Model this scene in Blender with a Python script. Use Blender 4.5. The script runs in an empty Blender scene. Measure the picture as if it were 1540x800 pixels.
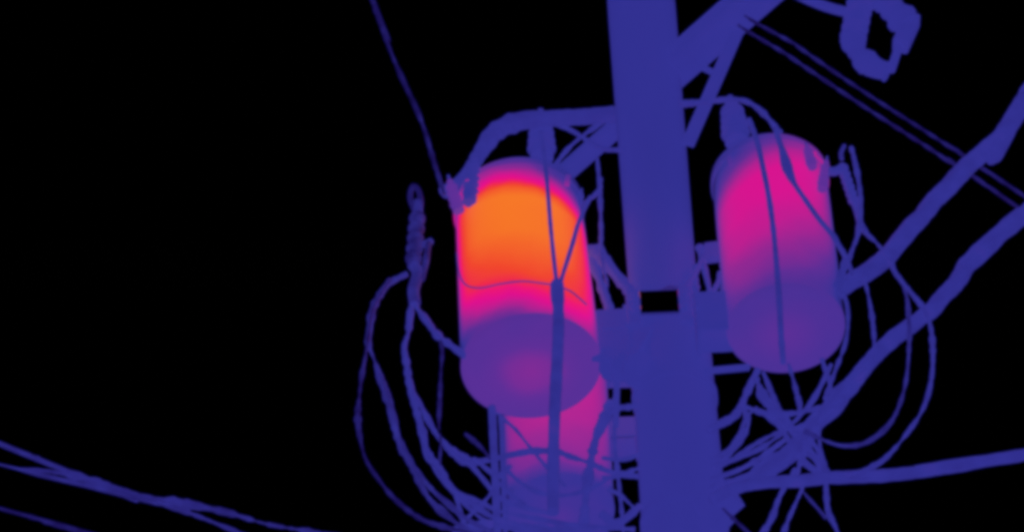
# Thermal-camera view, looking up at a pole with three warm distribution transformers.
# In a long-wave infrared picture every surface is seen by the heat it gives off itself
# and the clear sky is cold (black): each material therefore emits the palette colour
# of its own temperature, and shiny bare metal, which emits little, mirrors the cold sky.
import bpy, math, random
from mathutils import Vector, Matrix, noise as mnoise

random.seed(7)
SC = bpy.context.scene
COL = SC.collection

# ------------------------------------------------------------------ camera
F = 6000.0                       # focal length in photo pixels (1540 wide)
ELEV = math.radians(48.0)
ROLL = math.radians(2.0)
CAM = Vector((0, 0, 1.6))
FWD = Vector((0, math.cos(ELEV), math.sin(ELEV)))
r0 = Vector((1, 0, 0)); u0 = Vector((0, -math.sin(ELEV), math.cos(ELEV)))
RT = r0 * math.cos(ROLL) - u0 * math.sin(ROLL)
UP = u0 * math.cos(ROLL) + r0 * math.sin(ROLL)
cd = bpy.data.cameras.new('camera'); cam = bpy.data.objects.new('camera', cd); COL.objects.link(cam)
cd.sensor_width = 36; cd.lens = 36 * F / 1540; cd.clip_end = 3000
m = Matrix((RT, UP, -FWD)).transposed().to_4x4(); m.translation = CAM
cam.matrix_world = m
SC.camera = cam
SC.cycles.pixel_filter_type = 'GAUSSIAN'
SC.cycles.filter_width = 5.0     # soft optics of a thermal camera

# ------------------------------------------------------------------ sky, sun, exposure
w = bpy.data.worlds.new('World'); SC.world = w; w.use_nodes = True
wn = w.node_tree; bg = wn.nodes['Background']
sky = wn.nodes.new('ShaderNodeTexSky'); sky.sky_type = 'NISHITA'; sky.sun_disc = False
sky.sun_elevation = math.radians(40); sky.sun_rotation = math.radians(-20)
wn.links.new(sky.outputs[0], bg.inputs[0]); bg.inputs[1].default_value = 0.000001   # cold clear sky
sd = bpy.data.lights.new('sun', 'SUN'); sd.energy = 0.02; sd.angle = math.radians(0.5); sd.color = (1, .95, .88)
sun = bpy.data.objects.new('sun', sd); COL.objects.link(sun)
sun.rotation_euler = (math.radians(-50), 0, math.radians(-20)); sun.location = (0, 25, 30)
vs = SC.view_settings
vs.view_transform = 'Standard'; vs.look = 'None'; vs.exposure = 0; vs.gamma = 1; vs.use_curve_mapping = False

# ------------------------------------------------------------------ measuring helpers
def ray(px, py):
    return (RT * ((px - 770) / F) + UP * ((400 - py) / F) + FWD)
def P(px, py, Y):                # the point of the upright plane y = Y seen there
    d = ray(px, py); return CAM + d * ((Y - CAM.y) / d.y)
def PZ(px, py, Z):               # the point of the level plane z = Z seen there
    d = ray(px, py); return CAM + d * ((Z - CAM.z) / d.z)
def M(px, p):                    # pixels -> metres at point p
    return px * (p - CAM).dot(FWD) / F

# ------------------------------------------------------------------ materials
def lin(c):
    c = c / 255.0
    return c / 12.92 if c <= .04045 else ((c + .055) / 1.055) ** 2.4
PALETTE = [(0.0, (0, 0, 0)), (.05, (6, 3, 22)), (.10, (24, 16, 80)), (.16, (42, 38, 124)), (.20, (49, 48, 144)), (.30, (94, 45, 147)),
           (.40, (146, 38, 144)), (.54, (222, 14, 140)), (.62, (238, 22, 112)), (.68, (239, 40, 70)), (.76, (241, 68, 38)),
           (.90, (247, 122, 30)), (1.0, (252, 160, 40))]
def ramp(nt, stops, interp='LINEAR'):
    n = nt.nodes.new('ShaderNodeValToRGB'); e = n.color_ramp.elements
    n.color_ramp.interpolation = interp
    while len(e) > 1: e.remove(e[-1])
    e[0].position = stops[0][0]; e[0].color = (*stops[0][1], 1)
    for p, c in stops[1:]:
        x = e.new(p); x.color = (*c, 1)
    return n
def math_node(nt, op, a, b=None):
    n = nt.nodes.new('ShaderNodeMath'); n.operation = op
    for i, v in enumerate((a, b)):
        if v is None: continue
        if isinstance(v, (int, float)): n.inputs[i].default_value = v
        else: nt.links.new(v, n.inputs[i])
    return n.outputs[0]
def thermal(name, stops, span=(0, 1), mode='z', amp=.006, nscale=4.0, edge=.55, power=5, stretch=1.0, base=.10, centre=(0, 0), tilt=0.0, wobble=None):
    """stops: temperature along the object's own height (mode z) or radius (mode r)."""
    mt = bpy.data.materials.new(name); mt.use_nodes = True; nt = mt.node_tree
    b = nt.nodes['Principled BSDF']
    tc = nt.nodes.new('ShaderNodeTexCoord')
    sep = nt.nodes.new('ShaderNodeSeparateXYZ'); nt.links.new(tc.outputs['Object'], sep.inputs[0])
    nz = nt.nodes.new('ShaderNodeTexNoise'); nz.inputs['Scale'].default_value = nscale; nz.inputs['Detail'].default_value = 3
    mp = nt.nodes.new('ShaderNodeMapping'); mp.inputs['Scale'].default_value = (1, 1, stretch)
    nt.links.new(tc.outputs['Object'], mp.inputs[0]); nt.links.new(mp.outputs[0], nz.inputs['Vector'])
    if isinstance(stops, (int, float)):
        T = math_node(nt, 'ADD', 0, float(stops))
    else:
        if mode == 'z':
            v = math_node(nt, 'SUBTRACT', sep.outputs[2], math_node(nt, 'MULTIPLY', sep.outputs[0], tilt))
        else:
            dx = math_node(nt, 'SUBTRACT', sep.outputs[0], centre[0]); dy = math_node(nt, 'SUBTRACT', sep.outputs[1], centre[1])
            v = math_node(nt, 'SQRT', math_node(nt, 'ADD', math_node(nt, 'MULTIPLY', dx, dx), math_node(nt, 'MULTIPLY', dy, dy)))
        mr = nt.nodes.new('ShaderNodeMapRange'); nt.links.new(v, mr.inputs[0])
        mr.inputs[1].default_value, mr.inputs[2].default_value = span
        rp = ramp(nt, [(p, (t, t, t)) for p, t in stops]); 
        wob = math_node(nt, 'MULTIPLY', math_node(nt, 'SUBTRACT', nz.outputs[0], .5), .13 if mode == 'z' else .45)
        nt.links.new(math_node(nt, 'ADD', mr.outputs[0], wob), rp.inputs[0])
        T = rp.outputs[0]
    T = math_node(nt, 'ADD', T, math_node(nt, 'MULTIPLY', math_node(nt, 'SUBTRACT', nz.outputs[0], .5), amp * 2))
    # emissivity drops towards grazing angles
    lw = nt.nodes.new('ShaderNodeLayerWeight'); lw.inputs[0].default_value = .5
    ef = math_node(nt, 'SUBTRACT', 1.0, math_node(nt, 'MULTIPLY', math_node(nt, 'POWER', lw.outputs['Facing'], power), edge))
    T = math_node(nt, 'MULTIPLY', T, ef)
    pal = ramp(nt, [(p, tuple(lin(c) for c in rgb)) for p, rgb in PALETTE])
    nt.links.new(T, pal.inputs[0])
    nt.links.new(pal.outputs[0], b.inputs['Emission Color']); b.inputs['Emission Strength'].default_value = 1
    b.inputs['Base Color'].default_value = (base, base, base, 1); b.inputs['Roughness'].default_value = .7
    b.inputs['Specular IOR Level'].default_value = .15
    return mt
MAT = dict(
    wood=thermal('pole_surface', .199, amp=.011, nscale=5, stretch=.2, edge=.3, power=8),
    steel=thermal('painted_steel', .199, amp=.010, nscale=9, edge=.2, power=7),
    porcelain=thermal('porcelain', .202, amp=.014, nscale=14, edge=.25, power=7),
    warmporcelain=thermal('warm_porcelain', .29, amp=.04, nscale=16, edge=.3, power=6),
    coolporcelain=thermal('cool_porcelain', .135, amp=.09, nscale=24, edge=.3, power=6, base=.03),
    cable=thermal('cable_jacket', .192, amp=.035, nscale=11, edge=.3, power=6),
    coldcable=thermal('cool_cable_jacket', .160, amp=.075, nscale=10, edge=.3, power=6, base=.03),
    thin=thermal('bare_conductor', .112, amp=.07, nscale=14, edge=.3, power=6),
    ground=thermal('ground_surface', .15, amp=.04, nscale=.3, base=.03),
)
bm_ = bpy.data.materials.new('bare_bright_metal'); bm_.use_nodes = True
b = bm_.node_tree.nodes['Principled BSDF']; b.inputs['Metallic'].default_value = 1; b.inputs['Roughness'].default_value = .12
b.inputs['Base Color'].default_value = (.7, .7, .72, 1)
MAT['bright'] = bm_

# ------------------------------------------------------------------ mesh helpers
class MB:
    def __init__(s): s.v = []; s.f = []
    def add(s, vs_, fs):
        o = len(s.v); s.v += [tuple(v) for v in vs_]; s.f += [tuple(i + o for i in f) for f in fs]; return s
    def lathe(s, prof, n=48, axis_from=None, axis_to=None, cap=True):
        """profile of (radius, height) turned about local z, or about a segment"""
        if axis_from is None:
            O = Vector((0, 0, 0)); Z = Vector((0, 0, 1))
        else:
            O = Vector(axis_from); Z = (Vector(axis_to) - O).normalized()
        X = Z.orthogonal().normalized(); Y = Z.cross(X)
        vs_ = []; fs = []
        for r, h in prof:
            for k in range(n):
                a = 2 * math.pi * k / n
                vs_.append(O + Z * h + (X * math.cos(a) + Y * math.sin(a)) * r)
        for i in range(len(prof) - 1):
            for k in range(n):
                fs.append((i * n + k, i * n + (k + 1) % n, (i + 1) * n + (k + 1) % n, (i + 1) * n + k))
        if cap:
            fs.append(tuple(range(n))[::-1]); fs.append(tuple((len(prof) - 1) * n + k for k in range(n)))
        return s.add(vs_, fs)
    def tube(s, pts, rad, n=10):
        pts = [Vector(p) for p in pts]
        if not hasattr(rad, '__len__'): rad = [rad] * len(pts)
        vs_ = []; fs = []
        t = (pts[1] - pts[0]).normalized(); X = t.orthogonal().normalized()
        for i, p in enumerate(pts):
            t = (pts[min(i + 1, len(pts) - 1)] - pts[max(i - 1, 0)]).normalized()
            X = (X - t * X.dot(t)).normalized(); Y = t.cross(X)
            for k in range(n):
                a = 2 * math.pi * k / n
                vs_.append(p + (X * math.cos(a) + Y * math.sin(a)) * rad[i])
        for i in range(len(pts) - 1):
            for k in range(n):
                fs.append((i * n + k, i * n + (k + 1) % n, (i + 1) * n + (k + 1) % n, (i + 1) * n + k))
        fs.append(tuple(range(n))[::-1]); fs.append(tuple((len(pts) - 1) * n + k for k in range(n)))
        return s.add(vs_, fs)
    def beam(s, a, c, wdt, hgt, upv=(0, 0, 1), bev=.12):
        """bevelled bar from a to c, width across, height along upv"""
        a = Vector(a); c = Vector(c); t = (c - a).normalized(); upv = Vector(upv)
        S = t.cross(upv).normalized(); U = S.cross(t).normalized()
        bv = min(wdt, hgt) * bev; x = wdt / 2; y = hgt / 2
        prof = [(x - bv, -y), (x, -y + bv), (x, y - bv), (x - bv, y), (-x + bv, y), (-x, y - bv), (-x, -y + bv), (-x + bv, -y)]
        vs_ = [a + S * u + U * v for u, v in prof] + [c + S * u + U * v for u, v in prof]
        fs = [(k, (k + 1) % 8, 8 + (k + 1) % 8, 8 + k) for k in range(8)] + [tuple(range(8))[::-1], tuple(range(8, 16))]
        return s.add(vs_, fs)
    def build(s, name, mat, parent=None, origin=None, smooth=True):
        me = bpy.data.meshes.new(name)
        o = Vector(origin) if origin is not None else Vector((0, 0, 0))
        me.from_pydata([Vector(v) - o for v in s.v], [], s.f); me.update()
        if smooth:
            me.polygons.foreach_set('use_smooth', [len(p.vertices) < 6 for p in me.polygons])
        me.materials.append(MAT[mat] if isinstance(mat, str) else mat)
        ob = bpy.data.objects.new(name, me); COL.objects.link(ob)
        ob.location = o
        if parent is not None: ob.parent = parent
        return ob
def tag(o, label, cat, group=None, kind=None):
    if label: o['label'] = label
    if cat: o['category'] = cat
    if group: o['group'] = group
    if kind: o['kind'] = kind
    return o
def thing(name, loc, label, cat, group=None):
    o = bpy.data.objects.new(name, None); COL.objects.link(o); o.location = loc; o.empty_display_size = .1
    return tag(o, label, cat, group)
def spline(pts, step=.012):
    """Catmull-Rom through the points, about one sample each step metres"""
    q = [pts[0] * 2 - pts[1]] + list(pts) + [pts[-1] * 2 - pts[-2]]
    out = []
    for i in range(1, len(q) - 2):
        a, b_, c, d = q[i - 1:i + 3]
        n = max(2, min(60, int((c - b_).length / step)))
        for k in range(n):
            t = k / n
            out.append(.5 * ((2 * b_) + (c - a) * t + (2 * a - 5 * b_ + 4 * c - d) * t * t + (3 * b_ - a - 3 * c + d) * t ** 3))
    out.append(q[-2]); return out
SEED = [0]
def wob(p, amp, fr=9.0):
    SEED[0] += 0
    p = Vector(p)
    return 1 + amp * (mnoise.noise(p * fr) + .9 * mnoise.noise(p * fr * 3.3) + .6 * mnoise.noise(p * fr * 7.1))
def trace(pts, Y):
    return [P(p[0], p[1], p[2] if len(p) > 2 else Y) for p in pts]
def extend(pts, first=0.0, last=0.0):
    if first: pts = [pts[0] + (pts[0] - pts[1]).normalized() * first] + pts
    if last: pts = pts + [pts[-1] + (pts[-1] - pts[-2]).normalized() * last]
    return pts
def cable(name, label, pts, Y, rpx, cat='cable', mat='cable', group=None, first=0, last=0, amp=.54, lumps=(), rend=None):
    c3 = extend(trace(pts, Y), first, last)
    s = spline(c3)
    rr = M(rpx, c3[len(c3) // 2])
    if amp > .15:
        rr *= .74 if mat == 'thin' else .80 if rpx < 7 else .9
        if mat == 'thin': amp *= 1.3
    rads = []
    for i, p in enumerate(s):
        r = rr * wob(p, amp)
        if rend: r *= 1 + (rend - 1) * i / (len(s) - 1)
        rads.append(r)
    for (lx, ly, mul, width) in lumps:
        for i, p in enumerate(s):
            q = project(p); d = math.hypot(q[0] - lx, q[1] - ly)
            rads[i] *= 1 + (mul - 1) * math.exp(-(d / width) ** 2)
    ob = MB().tube(s, rads, 10).build(name, mat, origin=s[0])
    return tag(ob, label, cat, group)
def project(p):
    d = p - CAM; z = d.dot(FWD)
    return 770 + F * d.dot(RT) / z, 400 - F * d.dot(UP) / z
def bundle(name, label, pts, Y, rpx, strands=3, pitch=.35, cat='cable', mat='cable', first=0, last=0, group=None, fill=.62, part='strand'):
    """twisted conductors lying round each other, each strand a part"""
    c3 = extend(trace(pts, Y), first, last); s = spline(c3)
    rr = M(rpx, c3[len(c3) // 2]); rs = rr * fill; off = rr - rs
    t = thing(name, s[0], label, cat, group)
    L = [0]
    for i in range(1, len(s)): L.append(L[-1] + (s[i] - s[i - 1]).length)
    frames = []; X = (s[1] - s[0]).orthogonal().normalized()
    for i in range(len(s)):
        tt = (s[min(i + 1, len(s) - 1)] - s[max(i - 1, 0)]).normalized()
        X = (X - tt * X.dot(tt)).normalized(); frames.append((X.copy(), tt.cross(X)))
    for k in range(strands):
        ph = 2 * math.pi * k / strands
        pp = []; ra = []
        for i, p in enumerate(s):
            a = ph + 2 * math.pi * L[i] / pitch + 2.2 * mnoise.noise(p * 2.3)
            loose = 1 + .5 * mnoise.noise(p * 2.6)
            pp.append(p + (frames[i][0] * math.cos(a) + frames[i][1] * math.sin(a)) * off * loose); ra.append(rs * wob(p + Vector((k, 0, 0)), .12))
        MB().tube([q - s[0] for q in pp], ra, 9).build(part, mat, t)
    return t

# ------------------------------------------------------------------ ground
YP = 10.04                                        # distance of the pole line
g = MB().add([(-600, -600, 0), (600, -600, 0), (600, 600, 0), (-600, 600, 0)], [(0, 1, 2, 3)]).build('ground', 'ground', smooth=False)
tag(g, None, None, kind='structure')

# ------------------------------------------------------------------ utility pole
pc = P(1004, 460, YP); PX = pc.x
ZJ = P(1004, 452, YP - .14).z                           # height of the joint
pole = thing('utility_pole', (PX, YP, 0), 'tall round utility pole with slimmer upper section above bright metal joint plate', 'pole')
MB().lathe([(.205, -.5), (.205, 0), (.185, 4), (.165, 9), (.149, ZJ - .6), (.147, ZJ - .12), (.141, ZJ - .02), (.126, ZJ + .10)], 56).build('lower_shaft', 'wood', pole)
MB().lathe([(.120, ZJ - .25), (.1265, ZJ + .02), (.132, ZJ + 1), (.137, ZJ + 1.8), (.137, ZJ + 3.0), (.127, ZJ + 3.04)], 56,
           axis_from=(-.012, 0, 0), axis_to=(-.012, 0, 1)).build('upper_shaft', 'wood', pole)
# bright bare plate clamped across the joint, with bolted lugs either side
zb = P(990, 470, YP - .165).z; zt = P(990, 437, YP - .165).z
pl = MB().beam((-.038, -.160, zb), (-.038, -.160, zt), .142, .012, (0, 1, 0))
lp = pl.build('joint_plate', 'bright', pole, smooth=False); lp['label'] = 'bright bare metal plate that looks black'
for sx in (-1, 1):
    mb = MB().beam((-.038 + sx * .096, -.125, zb - .03), (-.038 + sx * .096, -.125, zt + .03), .05, .055, (0, 1, 0))
    lug = mb.build('clamp_lug', 'steel', pole, smooth=False)
    for q in (.25, .75):
        z = zb + (zt - zb) * q
        MB().lathe([(.014, 0), (.014, .03), (.008, .03), (.008, .045)], 6, (-.038 + sx * .096, -.15, z), (-.038 + sx * .096, -.3, z)).build('bolt', 'steel', lug, smooth=False)
for (py, hh) in ((600, .045), (790, .05)):   # bands round the shaft
    z = P(1010, py, YP).z
    bd = MB().lathe([(.150, -hh / 2), (.156, -hh / 2 + .006), (.156, hh / 2 - .006), (.150, hh / 2)], 56, (0, 0, z), (0, 0, z + 1), cap=False).build('pole_band', 'wood', pole)
for (py,) in ((-60,),):
    z = P(980, py, YP).z
    MB().lathe([(.130, -.025), (.139, -.02), (.139, .02), (.130, .025)], 56, (-.012, 0, z), (-.012, 0, z + 1), cap=False).build('pole_band', 'wood', pole)

# ------------------------------------------------------------------ crossarm with brace
ca = P(1003, 112, YP); ZA = ca.z
cb = PZ(1160, -25, ZA); d = (cb - ca).normalized()
A0 = ca - d * .62; A1 = ca + d * 1.25
side = d.cross(Vector((0, 0, 1)))
off = Vector((0, 0, 0))
arm = thing('crossarm', ca, 'heavy square crossarm running slantwise past the upper section of the pole', 'crossarm')
MB().beam(-d * .20, A1 - ca, .135, .115).build('beam', 'steel', arm, smooth=False)
MB().beam(A0 - ca + Vector((0, 0, -.055)), -d * .10 + Vector((0, 0, -.055)), .075, .045).build('tail_bar', 'steel', arm, smooth=False)
j = P(1110, 45, (ca + d * .36).y); k_ = P(1034, 218, YP - .10)
MB().beam(j - ca, k_ - ca, .05, .022, (0, 1, 0)).build('brace', 'steel', arm, smooth=False)
MB().beam(P(1048, 98, YP - .12) - ca, P(1084, 115, YP - .16) - ca, .022, .02, (0, 1, 0)).build('brace_link', 'steel', arm, smooth=False)
for s_ in (.36, .62):
    q = d * s_; MB().lathe([(.018, -.075), (.018, .075)], 6, q - Vector((0, 0, .0)), q + Vector((0, 0, 1))).build('bolt', 'steel', arm, smooth=False)

# ------------------------------------------------------------------ transformers
def bushing(parent, a, c, r, sheds=4, mat='porcelain', name='bushing'):
    """ribbed porcelain insulator from a to c, tapered, with a terminal stud"""
    a = Vector(a); c = Vector(c); L = (c - a).length
    prof = [(r * .8, 0), (r * .8, L * .12)]
    for i in range(sheds):
        h = L * (.15 + .62 * i / sheds); st = L * .62 / sheds; q = 1 - .22 * i / sheds
        prof += [(r * .62 * q, h), (r * q, h + st * .25), (r * q * .95, h + st * .5), (r * .62 * q, h + st * .7)]
    prof += [(r * .5, L * .82), (r * .42, L * .86)]
    o = MB().lathe(prof, 20, a, c).build(name, mat, parent)
    MB().lathe([(r * .22, L * .84), (r * .22, L)], 10, a, c).build('terminal_stud', 'steel', o)
    return o
def transformer(label, cx, Y, ynear, rpx, hpx, wall, disc, side_x, hang=(.08, .46), tilt=0.0, lean=0.0, taper=1.0):
    """cx, ynear: where the middle of the near bottom rim stands; returns the thing and its size"""
    base = P(cx, ynear, Y); R = M(rpx, base)
    base = P(cx, ynear, Y - R); base.y = Y
    H = hpx / (F / (base - CAM).dot(FWD) * math.cos(ELEV)) 
    t = thing('transformer', base, label, 'transformer', None); t.rotation_euler = (0, lean, 0); q = taper
    wm = thermal('tank_wall_paint', wall, (0, H), 'z', amp=.024, nscale=3.2, edge=.72, power=4.6, tilt=tilt)
    dm = thermal('tank_bottom_paint', disc, (0, R), 'r', amp=.022, nscale=5.0, edge=.5, power=5, centre=(.0, .02))
    tank = MB().lathe([(R, .022), (R, .032), (R * .997, .036), (R * .997 * q, H * .94), (R * .99 * q, H * .96)], 72, cap=False).build('tank', wm, t)
    MB().lathe([(0.00002, .010), (R * .5, .008), (R * .86, .003), (R * .90, 0), (R * .95, .002), (R * .985, .008), (R, .022)], 72, cap=False).build('tank_bottom', dm, t)
    lid = MB().lathe([(R * q, H * .945), (R * 1.02 * q, H * .95), (R * 1.025 * q, H * .975), (R * .98 * q, H * .99), (R * .8, H * 1.03), (R * .4, H * 1.06), (.002, H * 1.07)], 72, cap=False).build('lid', wm, t)
    MB().lathe([(R * q, H * .925), (R * 1.03 * q, H * .93), (R * 1.03 * q, H * .948), (R * q, H * .953)], 72, cap=False).build('lid_band', wm, t)
    # hanger brackets on the side of the pole
    for f in hang:
        dirv = Vector((side_x, .0, 0)); z = H * f
        q = MB()
        for sy in (-.055, .055):
            q.beam((side_x * R * .97, sy, z), (side_x * (R + .10), sy, z), .012, .10)
        q.beam((side_x * (R + .10), -.07, z), (side_x * (R + .10), .07, z), .014, .12)
        q.build('hanger_bracket', 'steel', t, smooth=False)
    for sx in (-.7, .7):   # lifting lugs
        a = Vector((sx * R * 1.0, -R * .72, H * .86))
        MB().beam(a, a + Vector((sx * .012, -.012, .045)), .02, .012, (0, 1, 0)).build('lifting_lug', wm, t, smooth=False)
    return t, base, R, H
WALL1 = [(0, .305), (.025, .345), (.06, .42), (.11, .52), (.16, .60), (.21, .69), (.27, .77), (.38, .83), (.52, .89), (.74, .90), (.79, .80), (.83, .60), (.88, .46), (.93, .30), (.97, .22), (1, .2)]
DISC1 = [(0, .360), (.28, .340), (.55, .292), (.75, .278), (1, .276)]
T1, B1, R1, H1 = transformer('hottest transformer tank, glowing orange, with purple underside', 797, 9.98, 477, 105, 255, WALL1, DISC1, 1, (.08, .20), -.2, -.028, .94)
WALL2 = [(0, .246), (.06, .268), (.125, .315), (.25, .40), (.42, .49), (.58, .53), (.76, .53), (.84, .45), (.92, .29), (1, .205)]
DISC2 = [(0, .292), (.3, .275), (.65, .25), (1, .244)]
T2, B2, R2, H2 = transformer('magenta transformer tank hung on the far side of the pole from the orange one', 1184, 9.82, 432, 89, 242, WALL2, DISC2, -1, (.02, .13), .45)
WALL3 = [(0, .21), (.05, .235), (.12, .34), (.22, .40), (.35, .44), (.5, .47), (.8, .47), (1, .205)]
DISC3 = [(0, .25), (.4, .22), (1, .208)]
T3, B3, R3, H3 = transformer('smaller purple transformer tank half hidden behind the underside of the orange one', 842, 10.62, 716, 81, 235, WALL3, DISC3, 1, (.46, .90))

def loc(t, p): return t.rotation_euler.to_matrix().inverted() @ (p - t.location)
# bushings on the orange tank
a = P(815, 238, 9.93); bushing(T1, loc(T1, a), loc(T1, P(813, 166, 9.93)), M(22, a))
a = P(706, 305, 9.80); bushing(T1, loc(T1, a), loc(T1, P(716, 228, 9.78)), M(13, a), 5)
a = P(690, 318, 9.82); bushing(T1, loc(T1, a), loc(T1, P(674, 264, 9.78)), M(11, a), 4, 'warmporcelain')
a = P(866, 318, 9.90); bushing(T1, loc(T1, a), loc(T1, P(875, 284, 9.88)), M(8, a), 4)
# bushings on the magenta tank
a = P(1108, 215, 9.78); bushing(T2, loc(T2, a), loc(T2, P(1098, 146, 9.78)), M(22, a))
a = P(1222, 252, 9.60); bushing(T2, loc(T2, a), loc(T2, P(1212, 216, 9.60)), M(9, a), 4, 'warmporcelain')
a = P(1236, 285, 9.66); bushing(T2, loc(T2, a), loc(T2, P(1244, 236, 9.66)), M(9, a), 4, 'warmporcelain')

# cluster mount arms between pole and tanks
mt = thing('cluster_mount', (PX, YP, P(1004, 520, YP).z), 'steel cluster mount arms bolted to the pole between the orange and magenta tanks', 'bracket')
def arm_part(a, c, w_, h_, name='arm', upv=(0, 1, 0)):
    if name == 'arm':            # forged rods, thicker at both clamped ends
        n_ = 16; ps = [(a + (c - a) * (i / n_)) for i in range(n_ + 1)]
        rs = [w_ * .46 * wob(p, .45) * (1 + .55 * abs(2 * i / n_ - 1) ** 3) for i, p in enumerate(ps)]
        MB().tube([p - mt.location for p in ps], rs, 10).build(name, 'steel', mt)
    else:
        MB().beam(a - mt.location, c - mt.location, w_, h_, upv).build(name, 'steel', mt, smooth=False)
arm_part(P(968, 462, YP - .12), P(896, 378, 9.93), .042, .03)
arm_part(P(926, 492, 9.97), P(886, 376, 9.95), .042, .03)
arm_part(P(966, 522, YP - .12), P(898, 512, 9.95), .20, .03, 'plate')
arm_part(P(960, 556, YP - .12), P(920, 548, 9.98), .09, .03)
arm_part(P(930, 500, 9.98), P(926, 640, 10.0), .022, .02, 'stay')
arm_part(P(1050, 500, YP - .12), P(1110, 498, 9.9), .19, .03, 'plate')
arm_part(P(1026, 444, YP - .13), P(1058, 388, 9.92), .026, .02)
arm_part(P(1052, 372, 9.92), P(1072, 456, 9.92), .026, .02)
arm_part(P(1047, 462, YP - .12), P(1047, 402, 9.94), .026, .02)
arm_part(P(1086, 412, 9.9), P(1064, 458, 9.92), .026, .02)
arm_part(P(1092, 396, 9.9), P(1090, 470, 9.9), .04, .02)
arm_part(P(1060, 381, 9.92), P(1094, 377, 9.9), .085, .04, 'lug_block')
arm_part(P(1060, 558, YP - .1), P(1126, 552, 9.86), .022, .02, 'stay')

# ------------------------------------------------------------------ fuse cutouts
def cutout_open(label):
    """the one on the crossarm end: thick insulator, hood, fuse tube and hinge closing a ring"""
    Y = PZ(1290, 30, ZA).y
    o = P(1280, 20, Y); t = thing('fuse_cutout', o, label, 'fuse cutout')
    q = lambda x, y: P(x, y, Y) - o
    L = lambda x: M(x, o)
    prof = []
    a, c = q(1296, -10), q(1282, 64); LL = (c - a).length
    prof = [(L(15), 0)]
    for i in range(6):
        h = LL * i / 6
        prof += [(L(14), h + LL * .02), (L(20.5), h + LL * .06), (L(19), h + LL * .10), (L(14), h + LL * .13)]
    prof += [(L(14), LL)]
    MB().lathe(prof, 22, a, c).build('insulator', 'porcelain', t)
    MB().tube(spline([q(1290, -8), q(1320, 0), q(1344, 16), q(1366, 40)]), [L(18.5) * wob(Vector((i, 0, 0)) * .02, .4) for i in range(len(spline([q(1290, -8), q(1320, 0), q(1344, 16), q(1366, 40)])))], 12).build('hood', 'steel', t)
    MB().beam(q(1372, 30), q(1354, 70), L(24), L(26), (0, 1, 0)).build('upper_contact', 'steel', t, smooth=False)
    MB().tube([q(1358, 50), q(1350, 76), q(1340, 106)], L(6.5), 12).build('fuse_tube', 'steel', t)
    MB().tube(spline([q(1281, 58), q(1292, 84), q(1314, 101), q(1334, 108)]), [L(17) * wob(Vector((i, 3, 0)) * .02, .4) for i in range(len(spline([q(1281, 58), q(1292, 84), q(1314, 101), q(1334, 108)])))], 12).build('hinge', 'steel', t)
    MB().tube(spline([q(1180, -18), q(1216, 0), q(1247, 12), q(1278, 20)]), L(8), 10).build('mounting_bracket', 'steel', t)
    return t
cutout_open('ring shaped fuse cutout with open centre hanging off the crossarm bracket')
def cutout_left(label):
    Y = 9.9; o = P(622, 400, Y); t = thing('fuse_cutout', o, label, 'fuse cutout')
    q = lambda x, y: P(x, y, Y) - o
    L = lambda x: M(x, o)
    MB().tube(spline([q(624, 318), q(617, 298), q(621, 280), q(629, 286), q(633, 304), q(630, 320)]), L(4.5), 8).build('pull_ring', 'thin', t)
    MB().tube([q(629, 304), q(628, 326)], L(8), 12).build('upper_contact', 'coldcable', t)
    a, c = q(628, 322), q(621, 402); LL = (c - a).length
    prof = [(L(8), 0)]
    for i in range(5):
        h = LL * (.02 + .94 * i / 5)
        prof += [(L(10), h), (L(13), h + LL * .06), (L(12.5), h + LL * .10), (L(10), h + LL * .14)]
    MB().lathe(prof + [(L(8), LL)], 18, a, c).build('insulator', 'coolporcelain', t)
    MB().tube([q(644, 366), q(641, 392), q(634, 420)], L(5), 10).build('fuse_tube', 'coolporcelain', t)
    MB().tube(spline([q(622, 398), q(628, 412), q(622, 436), q(624, 456)]), [L(8)] * 0 or L(9), 12).build('hinge', 'coldcable', t)
    MB().beam(q(626, 372), q(650, 362), L(8), L(8), (0, 1, 0)).build('latch', 'coldcable', t, smooth=False)
    return t
cutout_left('slim upright fuse cutout with small pull ring beside the orange tank')
def clamp_right(label):
    Y = 9.62; o = P(1254, 258, Y); t = thing('surge_arrester', o, label, 'arrester')
    q = lambda x, y: P(x, y, Y) - o
    L = lambda x: M(x, o)
    MB().tube(spline([q(1246, 258), q(1256, 258), q(1266, 253)]), L(7), 10).build('mounting_bracket', 'steel', t)
    a, c = q(1266, 248), q(1293, 330); LL = (c - a).length; prof = [(L(5), 0)]
    for i in range(6):
        h = LL * (.02 + .7 * i / 6); prof += [(L(5), h), (L(8.5), h + LL * .04), (L(8), h + LL * .07), (L(5), h + LL * .09)]
    MB().lathe(prof + [(L(5), LL)], 14, a, c).build('insulator', 'porcelain', t)
    MB().tube(spline([q(1266, 240), q(1265, 230), q(1270, 219)]), L(3.5), 8).build('top_hook', 'coldcable', t)
    return t
clamp_right('small leaning surge arrester on the outer side of the magenta tank')

# ------------------------------------------------------------------ cables
exec_list = []
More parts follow.
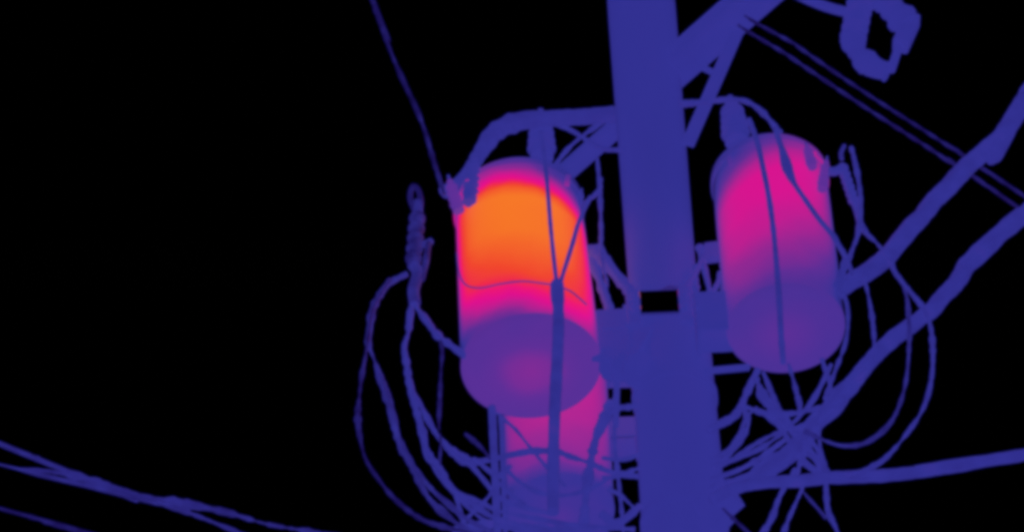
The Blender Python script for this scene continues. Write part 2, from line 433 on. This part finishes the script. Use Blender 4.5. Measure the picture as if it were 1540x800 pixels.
# around the top of the orange tank
cable('jumper_cable', 'stout jumper cable arching over the lid of the orange tank to the pole', [(668, 290), (690, 272), (712, 246), (730, 218), (745, 199), (770, 186), (800, 180), (840, 178), (880, 176), (925, 172)], 9.86, 13, amp=.15, lumps=[(690, 270, .6, 40), (775, 186, 1.2, 30)])
cable('jumper_cable', 'short jumper from the upright bushing of the orange tank up to the crossarm', [(815, 185), (840, 189), (862, 198), (884, 212), (908, 224), (935, 226)], 9.9, 4.5)
cable('jumper_cable', 'thin jumper dropping from the crossarm behind the hot lid of the orange tank', [(834, 250), (850, 229), (866, 213), (884, 199), (902, 187), (922, 176)], 9.97, 4.5)
cable('jumper_cable', 'jumper bowed from the pole over the lid of the magenta tank', [(1022, 157), (1060, 154), (1095, 150), (1122, 153), (1143, 166), (1160, 184), (1172, 200)], 9.66, 5.5)
cable('down_lead', 'lead hanging between the orange tank and the pole', [(898, 238), (901, 270), (903, 310), (904, 350), (904, 385), (914, 430)], 9.88, 4)
cable('down_lead', 'crooked thin lead beside the bushing on the pole side of the orange tank', [(874, 318), (882, 304), (892, 296), (902, 284), (904, 268)], 9.86, 4)
cable('down_lead', 'wire descending from the upright bushing across the orange glow', [(814, 200), (820, 248), (824, 290), (828, 340), (833, 390), (838, 432)], 9.62, 3.4, amp=.12)
cable('down_lead', 'wire slanting from the side bushing across the orange glow to the taped joint', [(888, 296), (872, 330), (860, 370), (848, 408), (839, 436)], 9.62, 3.4, amp=.12)
cable('tap_cable', 'thick dark cable hanging from the taped joint in front of the orange tank', [(838, 426), (838, 440), (840, 480), (838, 540), (835, 600), (833, 660), (832, 720), (832, 770)], 9.62, 9.2, amp=.08, lumps=[(838, 440, 1.25, 16)])
cable('sling_wire', 'very thin wire slung round the orange belly of the hottest tank', [(687, 380), (690, 408), (700, 428), (722, 433), (752, 427), (785, 423), (815, 426), (838, 430), (858, 438), (872, 449), (882, 458)], 9.66, 1.3, amp=.1)
cable('overhead_wire', 'thin wire dropping from the sky to the top corner of the orange tank', [(548, -30), (560, 0), (568, 25), (578, 52), (590, 84), (602, 112), (616, 142), (628, 168), (640, 200), (650, 235), (660, 266), (668, 292)], 9.7, 4.2, mat='thin', first=5, amp=.3)
# magenta tank
cable('down_lead', 'wire running down the middle of the magenta tank', [(1126, 180), (1139, 215), (1148, 255), (1156, 295), (1163, 345), (1168, 400), (1172, 455), (1175, 510), (1178, 545)], 9.52, 4.5, amp=.12)
cable('down_lead', 'wire slanting from its thick collar across the magenta tank', [(1166, 196), (1176, 225), (1184, 252), (1194, 275), (1212, 302), (1232, 330), (1250, 352), (1270, 384), (1282, 412)], 9.52, 4, amp=.12, lumps=[(1182, 248, 2.2, 22)])
# cables at the left of the orange tank
grp = None
cable('loop_cable', 'outermost thin loop of cable sweeping down past the fuse cutout', [(586, 420), (575, 438), (561, 464), (555, 495), (551, 528), (544, 566), (540, 600), (538, 625), (541, 655), (550, 690), (570, 721), (594, 750), (630, 778), (668, 792), (705, 800), (760, 812), (860, 835)], 9.9, 3.8, mat='thin', lumps=[(538, 630, 1.5, 25)])
cable('loop_cable', 'loop cable with a taped thick stretch starting below the slim fuse cutout', [(612, 412), (588, 424), (575, 438), (561, 464), (556, 495), (554, 517), (564, 544), (576, 582), (589, 621), (597, 657), (611, 687), (630, 722), (646, 750), (674, 776), (702, 795), (760, 812), (860, 840)], 9.92, 5.6, mat='coldcable', lumps=[(606, 680, 1.45, 28), (558, 480, 1.3, 30)])
cable('loop_cable', 'inner branch joining the taped loop cable halfway down', [(572, 566), (582, 590), (591, 617), (599, 652), (613, 684), (630, 712), (652, 738), (680, 762), (702, 780), (755, 805), (860, 838)], 9.95, 5, mat='coldcable')
cable('loop_cable', 'middle loop cable hanging straight under the slim fuse cutout', [(622, 440), (617, 473), (614, 500), (608, 522), (612, 550), (616, 580), (624, 610), (633, 640), (643, 676), (660, 704), (677, 732), (699, 748), (729, 770), (756, 782), (860, 812)], 9.9, 6.2)
cable('loop_cable', 'upper branch of the middle loop cable bending towards the conduit', [(613, 552), (618, 580), (629, 602), (642, 628), (660, 658), (680, 678), (707, 694), (740, 690), (766, 684), (802, 678), (838, 679), (857, 686), (885, 695), (918, 709), (960, 716)], 10.05, 5.4, lumps=[(692, 688, 1.5, 25)])
cable('loop_cable', 'slack loop falling off the bent branch beside the conduit', [(660, 656), (690, 688), (707, 698), (729, 723), (745, 742), (770, 757), (830, 772)], 10.0, 4.6)
cable('loop_cable', 'lower loop passing outside the conduit foot', [(644, 680), (662, 710), (685, 745), (694, 776), (706, 800), (740, 820)], 9.98, 5.4)
cable('loop_cable', 'loop cable lying between the middle loop and the conduit', [(660, 698), (684, 738), (718, 752), (748, 767), (800, 778), (870, 790), (955, 796)], 10.02, 5)
cable('loop_cable', 'flat cable bundle gathered under the loops at the conduit foot', [(680, 798), (707, 794), (735, 788), (760, 790), (830, 798), (955, 812)], 9.98, 9)
cable('stay_strap', 'knobbly strap from the fuse cutout foot to the side of the orange tank', [(622, 452), (628, 464), (643, 484), (657, 503), (672, 515), (690, 528), (700, 535)], 9.9, 6.5)
cable('hanging_wire', 'faint thin wire dangling below the knobbly strap', [(663, 508), (665, 530), (663, 560), (662, 586), (661, 610), (660, 640), (663, 668), (660, 700)], 9.9, 3.6, mat='thin', lumps=[(660, 625, 1.7, 28)])
cable('hanging_wire', 'short stray wire end poking towards the conduit', [(700, 652), (712, 662), (724, 673), (738, 690), (750, 706)], 9.95, 3.6, mat='thin')
cable('conduit', 'straight upright conduit below the near edge of the orange tank', [(740, 612), (741, 632), (743, 680), (746, 740), (748, 800), (750, 860)], 9.95, 6.2, cat='conduit', last=1.5, amp=.06)
cable('conduit', 'slender second conduit between the first one and the purple tank', [(753, 625), (755, 660), (757, 720), (760, 800)], 10.05, 4.0, cat='conduit', last=1.2, amp=.06)
# in front of the purple tank
cable('sling_wire', 'thin wire slanting across the purple tank from the conduit', [(743, 616), (760, 632), (776, 646), (797, 672), (824, 704), (850, 730)], 10.2, 3.2)
cable('sling_wire', 'sagging wire low across the purple tank', [(756, 698), (768, 712), (786, 727), (815, 741), (850, 744), (885, 735), (925, 715)], 10.2, 4.0)
cable('strap_cable', 'flat cable descending along the pole side of the purple tank', [(918, 604), (910, 627), (897, 657), (889, 690), (882, 735), (878, 790), (876, 830)], 10.15, 8.5)
cable('pole_tie', 'upper tie cable from the purple tank to the pole', [(915, 622), (930, 613), (945, 612), (965, 606)], 10.0, 5)
cable('pole_tie', 'second tie cable from the purple tank to the pole', [(905, 688), (930, 691), (948, 688), (966, 680)], 10.0, 3.5)
cable('pole_tie', 'third tie cable from the purple tank to the pole', [(905, 718), (925, 717), (945, 709), (966, 702)], 10.0, 3.8)
cable('pole_tie', 'crooked tie cable from the purple tank to the pole', [(915, 735), (930, 742), (942, 752), (958, 768)], 10.0, 5)
cable('pole_tie', 'lowest tie cable from the purple tank to the pole', [(905, 772), (925, 786), (945, 776), (962, 760)], 10.0, 7)
cable('pole_tie', 'thin tie running up between the purple tank and the pole', [(922, 560), (926, 600), (924, 660), (930, 720), (936, 780), (938, 830)], 10.0, 4)
# low voltage lines at the far left
cable('service_wire', 'upper service wire with a splice sleeve sloping down to the pole', [(0, 667), (22, 676), (65, 693), (109, 711), (153, 725), (189, 738), (225, 747), (265, 755), (309, 763), (345, 771), (400, 787), (455, 797), (540, 812), (700, 850), (955, 905)], 10.0, 4.0, mat='coldcable', first=8, amp=.8, lumps=[(265, 757, 2.1, 20), (120, 713, 1.3, 30), (362, 777, 1.3, 22)])
cable('service_wire', 'service wire that twists together with the spliced one', [(0, 698), (29, 705), (73, 708), (109, 716), (153, 730), (189, 740), (225, 752), (269, 765), (309, 780), (349, 796), (440, 830), (700, 900), (955, 960)], 9.99, 3.9, mat='coldcable', first=8, amp=.8, lumps=[(150, 728, 1.25, 35), (215, 750, 1.25, 22)])
cable('service_wire', 'faint lowest service wire running alone below the spliced pair', [(0, 764), (44, 776), (84, 789), (124, 801), (220, 830), (600, 930), (955, 1010)], 9.9, 3.8, mat='thin', first=8)
# twin lines at the upper right
for nm, lab, ln in (('overhead_wire', 'upper of the two thin parallel wires leaving the crossarm', [(1120, 24), (1137, 35), (1194, 66), (1206, 75), (1297, 137), (1400, 203), (1447, 233), (1480, 255), (1539, 294), (1600, 335)]),
                    ('overhead_wire', 'lower of the two thin parallel wires leaving the crossarm', [(1110, 38), (1125, 48), (1181, 81), (1200, 94), (1297, 159), (1400, 225), (1431, 246), (1464, 265), (1532, 313), (1600, 360)])):
    ln = [(x, y, 9.62 + .9 * (x - 1110) / 490) for x, y in ln]      # recedes from the crossarm
    bundle(nm, lab, ln, 9.7, 3.0, 2, .16, mat='thin', last=7, fill=.5)
# heavy twisted service cables at the right
bundle('service_drop', 'heavy twisted service cable rising from the arrester side of the magenta tank', [(1254, 446), (1272, 429), (1305, 408), (1331, 391), (1350, 369), (1370, 343), (1396, 314), (1419, 288), (1448, 258), (1477, 232), (1510, 200), (1540, 152), (1570, 100)], 9.75, 14.5, 3, .75, last=7, fill=.66)
bundle('service_drop', 'heavy twisted service cable climbing past the foot of the magenta tank', [(1096, 735), (1140, 716), (1174, 694), (1200, 668), (1230, 634), (1260, 604), (1290, 566), (1340, 511), (1390, 475), (1430, 434), (1467, 386), (1500, 354), (1539, 322), (1580, 285)], 9.8, 14, 3, .7, last=7, fill=.66)
bundle('service_drop', 'nearly level heavy twisted service cable leaving the pole', [(1070, 752), (1095, 738), (1125, 729), (1200, 722), (1275, 717), (1365, 712), (1430, 702), (1490, 692), (1540, 684), (1620, 672)], 9.75, 10, 3, .9, last=7, fill=.7)
# arrester leads and loops
cable('arrester_lead', 'outer lead hooked beside the small leaning surge arrester', [(1280, 222), (1284, 236), (1290, 265), (1294, 297), (1293, 327), (1290, 353), (1280, 380), (1268, 412), (1262, 436)], 9.6, 4.6)
cable('arrester_lead', 'lead running from the arrester foot down to the heavy twisted cable', [(1288, 318), (1295, 338), (1304, 352), (1317, 364), (1333, 382), (1345, 392)], 9.62, 5)
cable('arrester_lead', 'short kinked lead between the tank wall and the arrester leads', [(1252, 352), (1262, 368), (1270, 386), (1264, 410), (1256, 430)], 9.6, 4.5)
cable('slack_loop', 'large outer slack loop swinging out from the heavy twisted cables', [(1338, 388), (1347, 411), (1370, 440), (1390, 466), (1401, 500), (1402, 560), (1390, 610), (1365, 650), (1330, 690), (1300, 706), (1270, 715)], 9.7, 4.4)
cable('slack_loop', 'inner slack loop curling back below the magenta tank', [(1352, 415), (1361, 435), (1366, 465), (1367, 525), (1360, 585), (1340, 634), (1305, 664), (1270, 670), (1240, 662), (1210, 648)], 9.72, 4.0, mat='coldcable')
cable('slack_loop', 'short drop wire linking the two climbing heavy cables', [(1298, 415), (1305, 440), (1312, 480), (1315, 520), (1313, 540)], 9.7, 4.2)
cable('slack_loop', 'wire hugging the lower wall of the magenta tank', [(1268, 440), (1274, 460), (1275, 490), (1270, 520), (1258, 552), (1240, 600)], 9.6, 3.8)
# tangle under the magenta tank
U = 9.85
cable('tangle_cable', 'cable leaving the underside of the magenta tank in an S bend to the pole', [(1140, 556), (1130, 576), (1118, 606), (1125, 638), (1110, 664), (1091, 688), (1072, 702)], U, 6)
cable('tangle_cable', 'stiff cable from the pole up to the S bend', [(1064, 648), (1082, 638), (1106, 624), (1118, 602), (1128, 580)], U + .05, 6.5)
cable('tangle_cable', 'thick cable crossing downward from the tank underside into the tangle', [(1138, 570), (1148, 596), (1166, 618), (1184, 638), (1204, 660), (1228, 690), (1242, 712)], U - .04, 7.5)
cable('tangle_cable', 'level cable tying the tangle below the magenta tank', [(1122, 612), (1151, 621), (1185, 622), (1215, 617), (1248, 611), (1270, 596)], U - .08, 6)
cable('tangle_cable', 'thin drop from the tank underside into the tangle', [(1186, 548), (1192, 567), (1198, 590), (1203, 612), (1200, 630)], U - .05, 4)
cable('tangle_cable', 'second strand running beside the climbing heavy cable', [(1300, 552), (1272, 574), (1250, 598), (1228, 630), (1212, 654), (1186, 688), (1150, 712), (1110, 730)], U - .1, 6)
cable('tangle_cable', 'short cable slanting from the tangle to the pole', [(1182, 660), (1160, 676), (1140, 690), (1120, 702), (1096, 712), (1068, 720)], U, 5)
cable('tangle_cable', 'lower cable slanting beside the short one to the pole', [(1196, 676), (1172, 690), (1150, 704), (1124, 714), (1070, 732)], U - .02, 4.5)
cable('tangle_cable', 'cable hopping across the crossing of the tangle', [(1148, 620), (1172, 640), (1186, 662), (1200, 684), (1216, 700), (1240, 716)], U - .06, 5)
cable('drop_wire', 'wire falling from the tangle past the level heavy cable', [(1230, 640), (1234, 676), (1241, 710), (1243, 745), (1246, 770), (1258, 796), (1266, 830)], U - .1, 4.2, lumps=[(1246, 768, 1.4, 10)])
cable('drop_wire', 'wire hanging off the level heavy cable near the pole', [(1196, 705), (1182, 728), (1170, 752), (1160, 780), (1140, 812)], U - .05, 5)
cable('drop_wire', 'steep wire hanging below the crossing of the tangle', [(1215, 716), (1204, 740), (1194, 762), (1184, 785), (1172, 820)], U - .05, 4.6)
cable('drop_wire', 'thin wire splaying outward below the level heavy cable', [(1198, 726), (1212, 744), (1228, 762), (1242, 778)], U - .05, 3.2, mat='coldcable')
cable('drop_wire', 'thin stray wire creeping from the pole foot of the tangle', [(1080, 758), (1099, 776), (1125, 800), (1140, 815)], U, 3.2, mat='thin')
# clevis block where the heavy cables meet the pole
k = P(1080, 760, 9.9)
ck = thing('dead_end_clamp', k, 'lumpy dead end clamp fixing the heavy twisted cables to the pole', 'clamp')
MB().beam(P(1060, 775, 9.92) - k, P(1102, 738, 9.84) - k, .12, .08, (0, 1, 0)).build('body', 'steel', ck, smooth=False)
MB().beam(P(1060, 800, 9.92) - k, P(1090, 768, 9.86) - k, .09, .06, (0, 1, 0)).build('strap', 'steel', ck, smooth=False)
MB().lathe([(.02, 0), (.02, .05), (.012, .05), (.012, .07)], 6, P(1086, 752, 9.84) - k, P(1086, 752, 9.2) - k).build('bolt', 'steel', ck, smooth=False)

# finer leads woven through the tangle
for lab, pts, r in (
    ('thin lead climbing steeply through the tangle beside the heavy cable', [(1082, 702), (1112, 688), (1150, 670), (1188, 640), (1222, 602), (1250, 548)], 4.5),
    ('wavy lead from the pole ending under the foot of the magenta tank', [(1070, 700), (1100, 690), (1135, 668), (1170, 650), (1205, 640), (1240, 628), (1264, 600)], 4.5),
    ('short lead dipping from the level tie into the crossing', [(1148, 560), (1178, 630), (1200, 650), (1224, 668), (1236, 690)], 5),
    ('sagging lead just above the level heavy cable', [(1112, 726), (1150, 692), (1185, 676), (1215, 682), (1240, 704)], 4.5),
    ('kinked lead beside the foot of the climbing heavy cable', [(1236, 540), (1250, 586), (1246, 620), (1226, 652), (1206, 690), (1196, 720)], 4.5),
    ('curled lead hooked round the stiff cable at the pole', [(1070, 690), (1092, 678), (1112, 654), (1122, 628), (1138, 612)], 4.5)):
    cable('tangle_cable', lab, pts, U - .07, r)
for lab, pts, r in (
    ('small cable bridging the loops to the conduit foot', [(630, 640), (646, 692), (680, 738), (720, 776), (752, 792), (800, 800)], 4.5),
    ('small cable crossing behind the conduit below its middle', [(712, 690), (738, 710), (758, 734), (790, 760)], 4.5),
    ('small cable rising from the gathered bundle to the conduit', [(690, 790), (716, 766), (738, 742), (750, 716), (768, 700)], 4.0)):
    cable('loop_cable', lab, pts, 10.0, r)
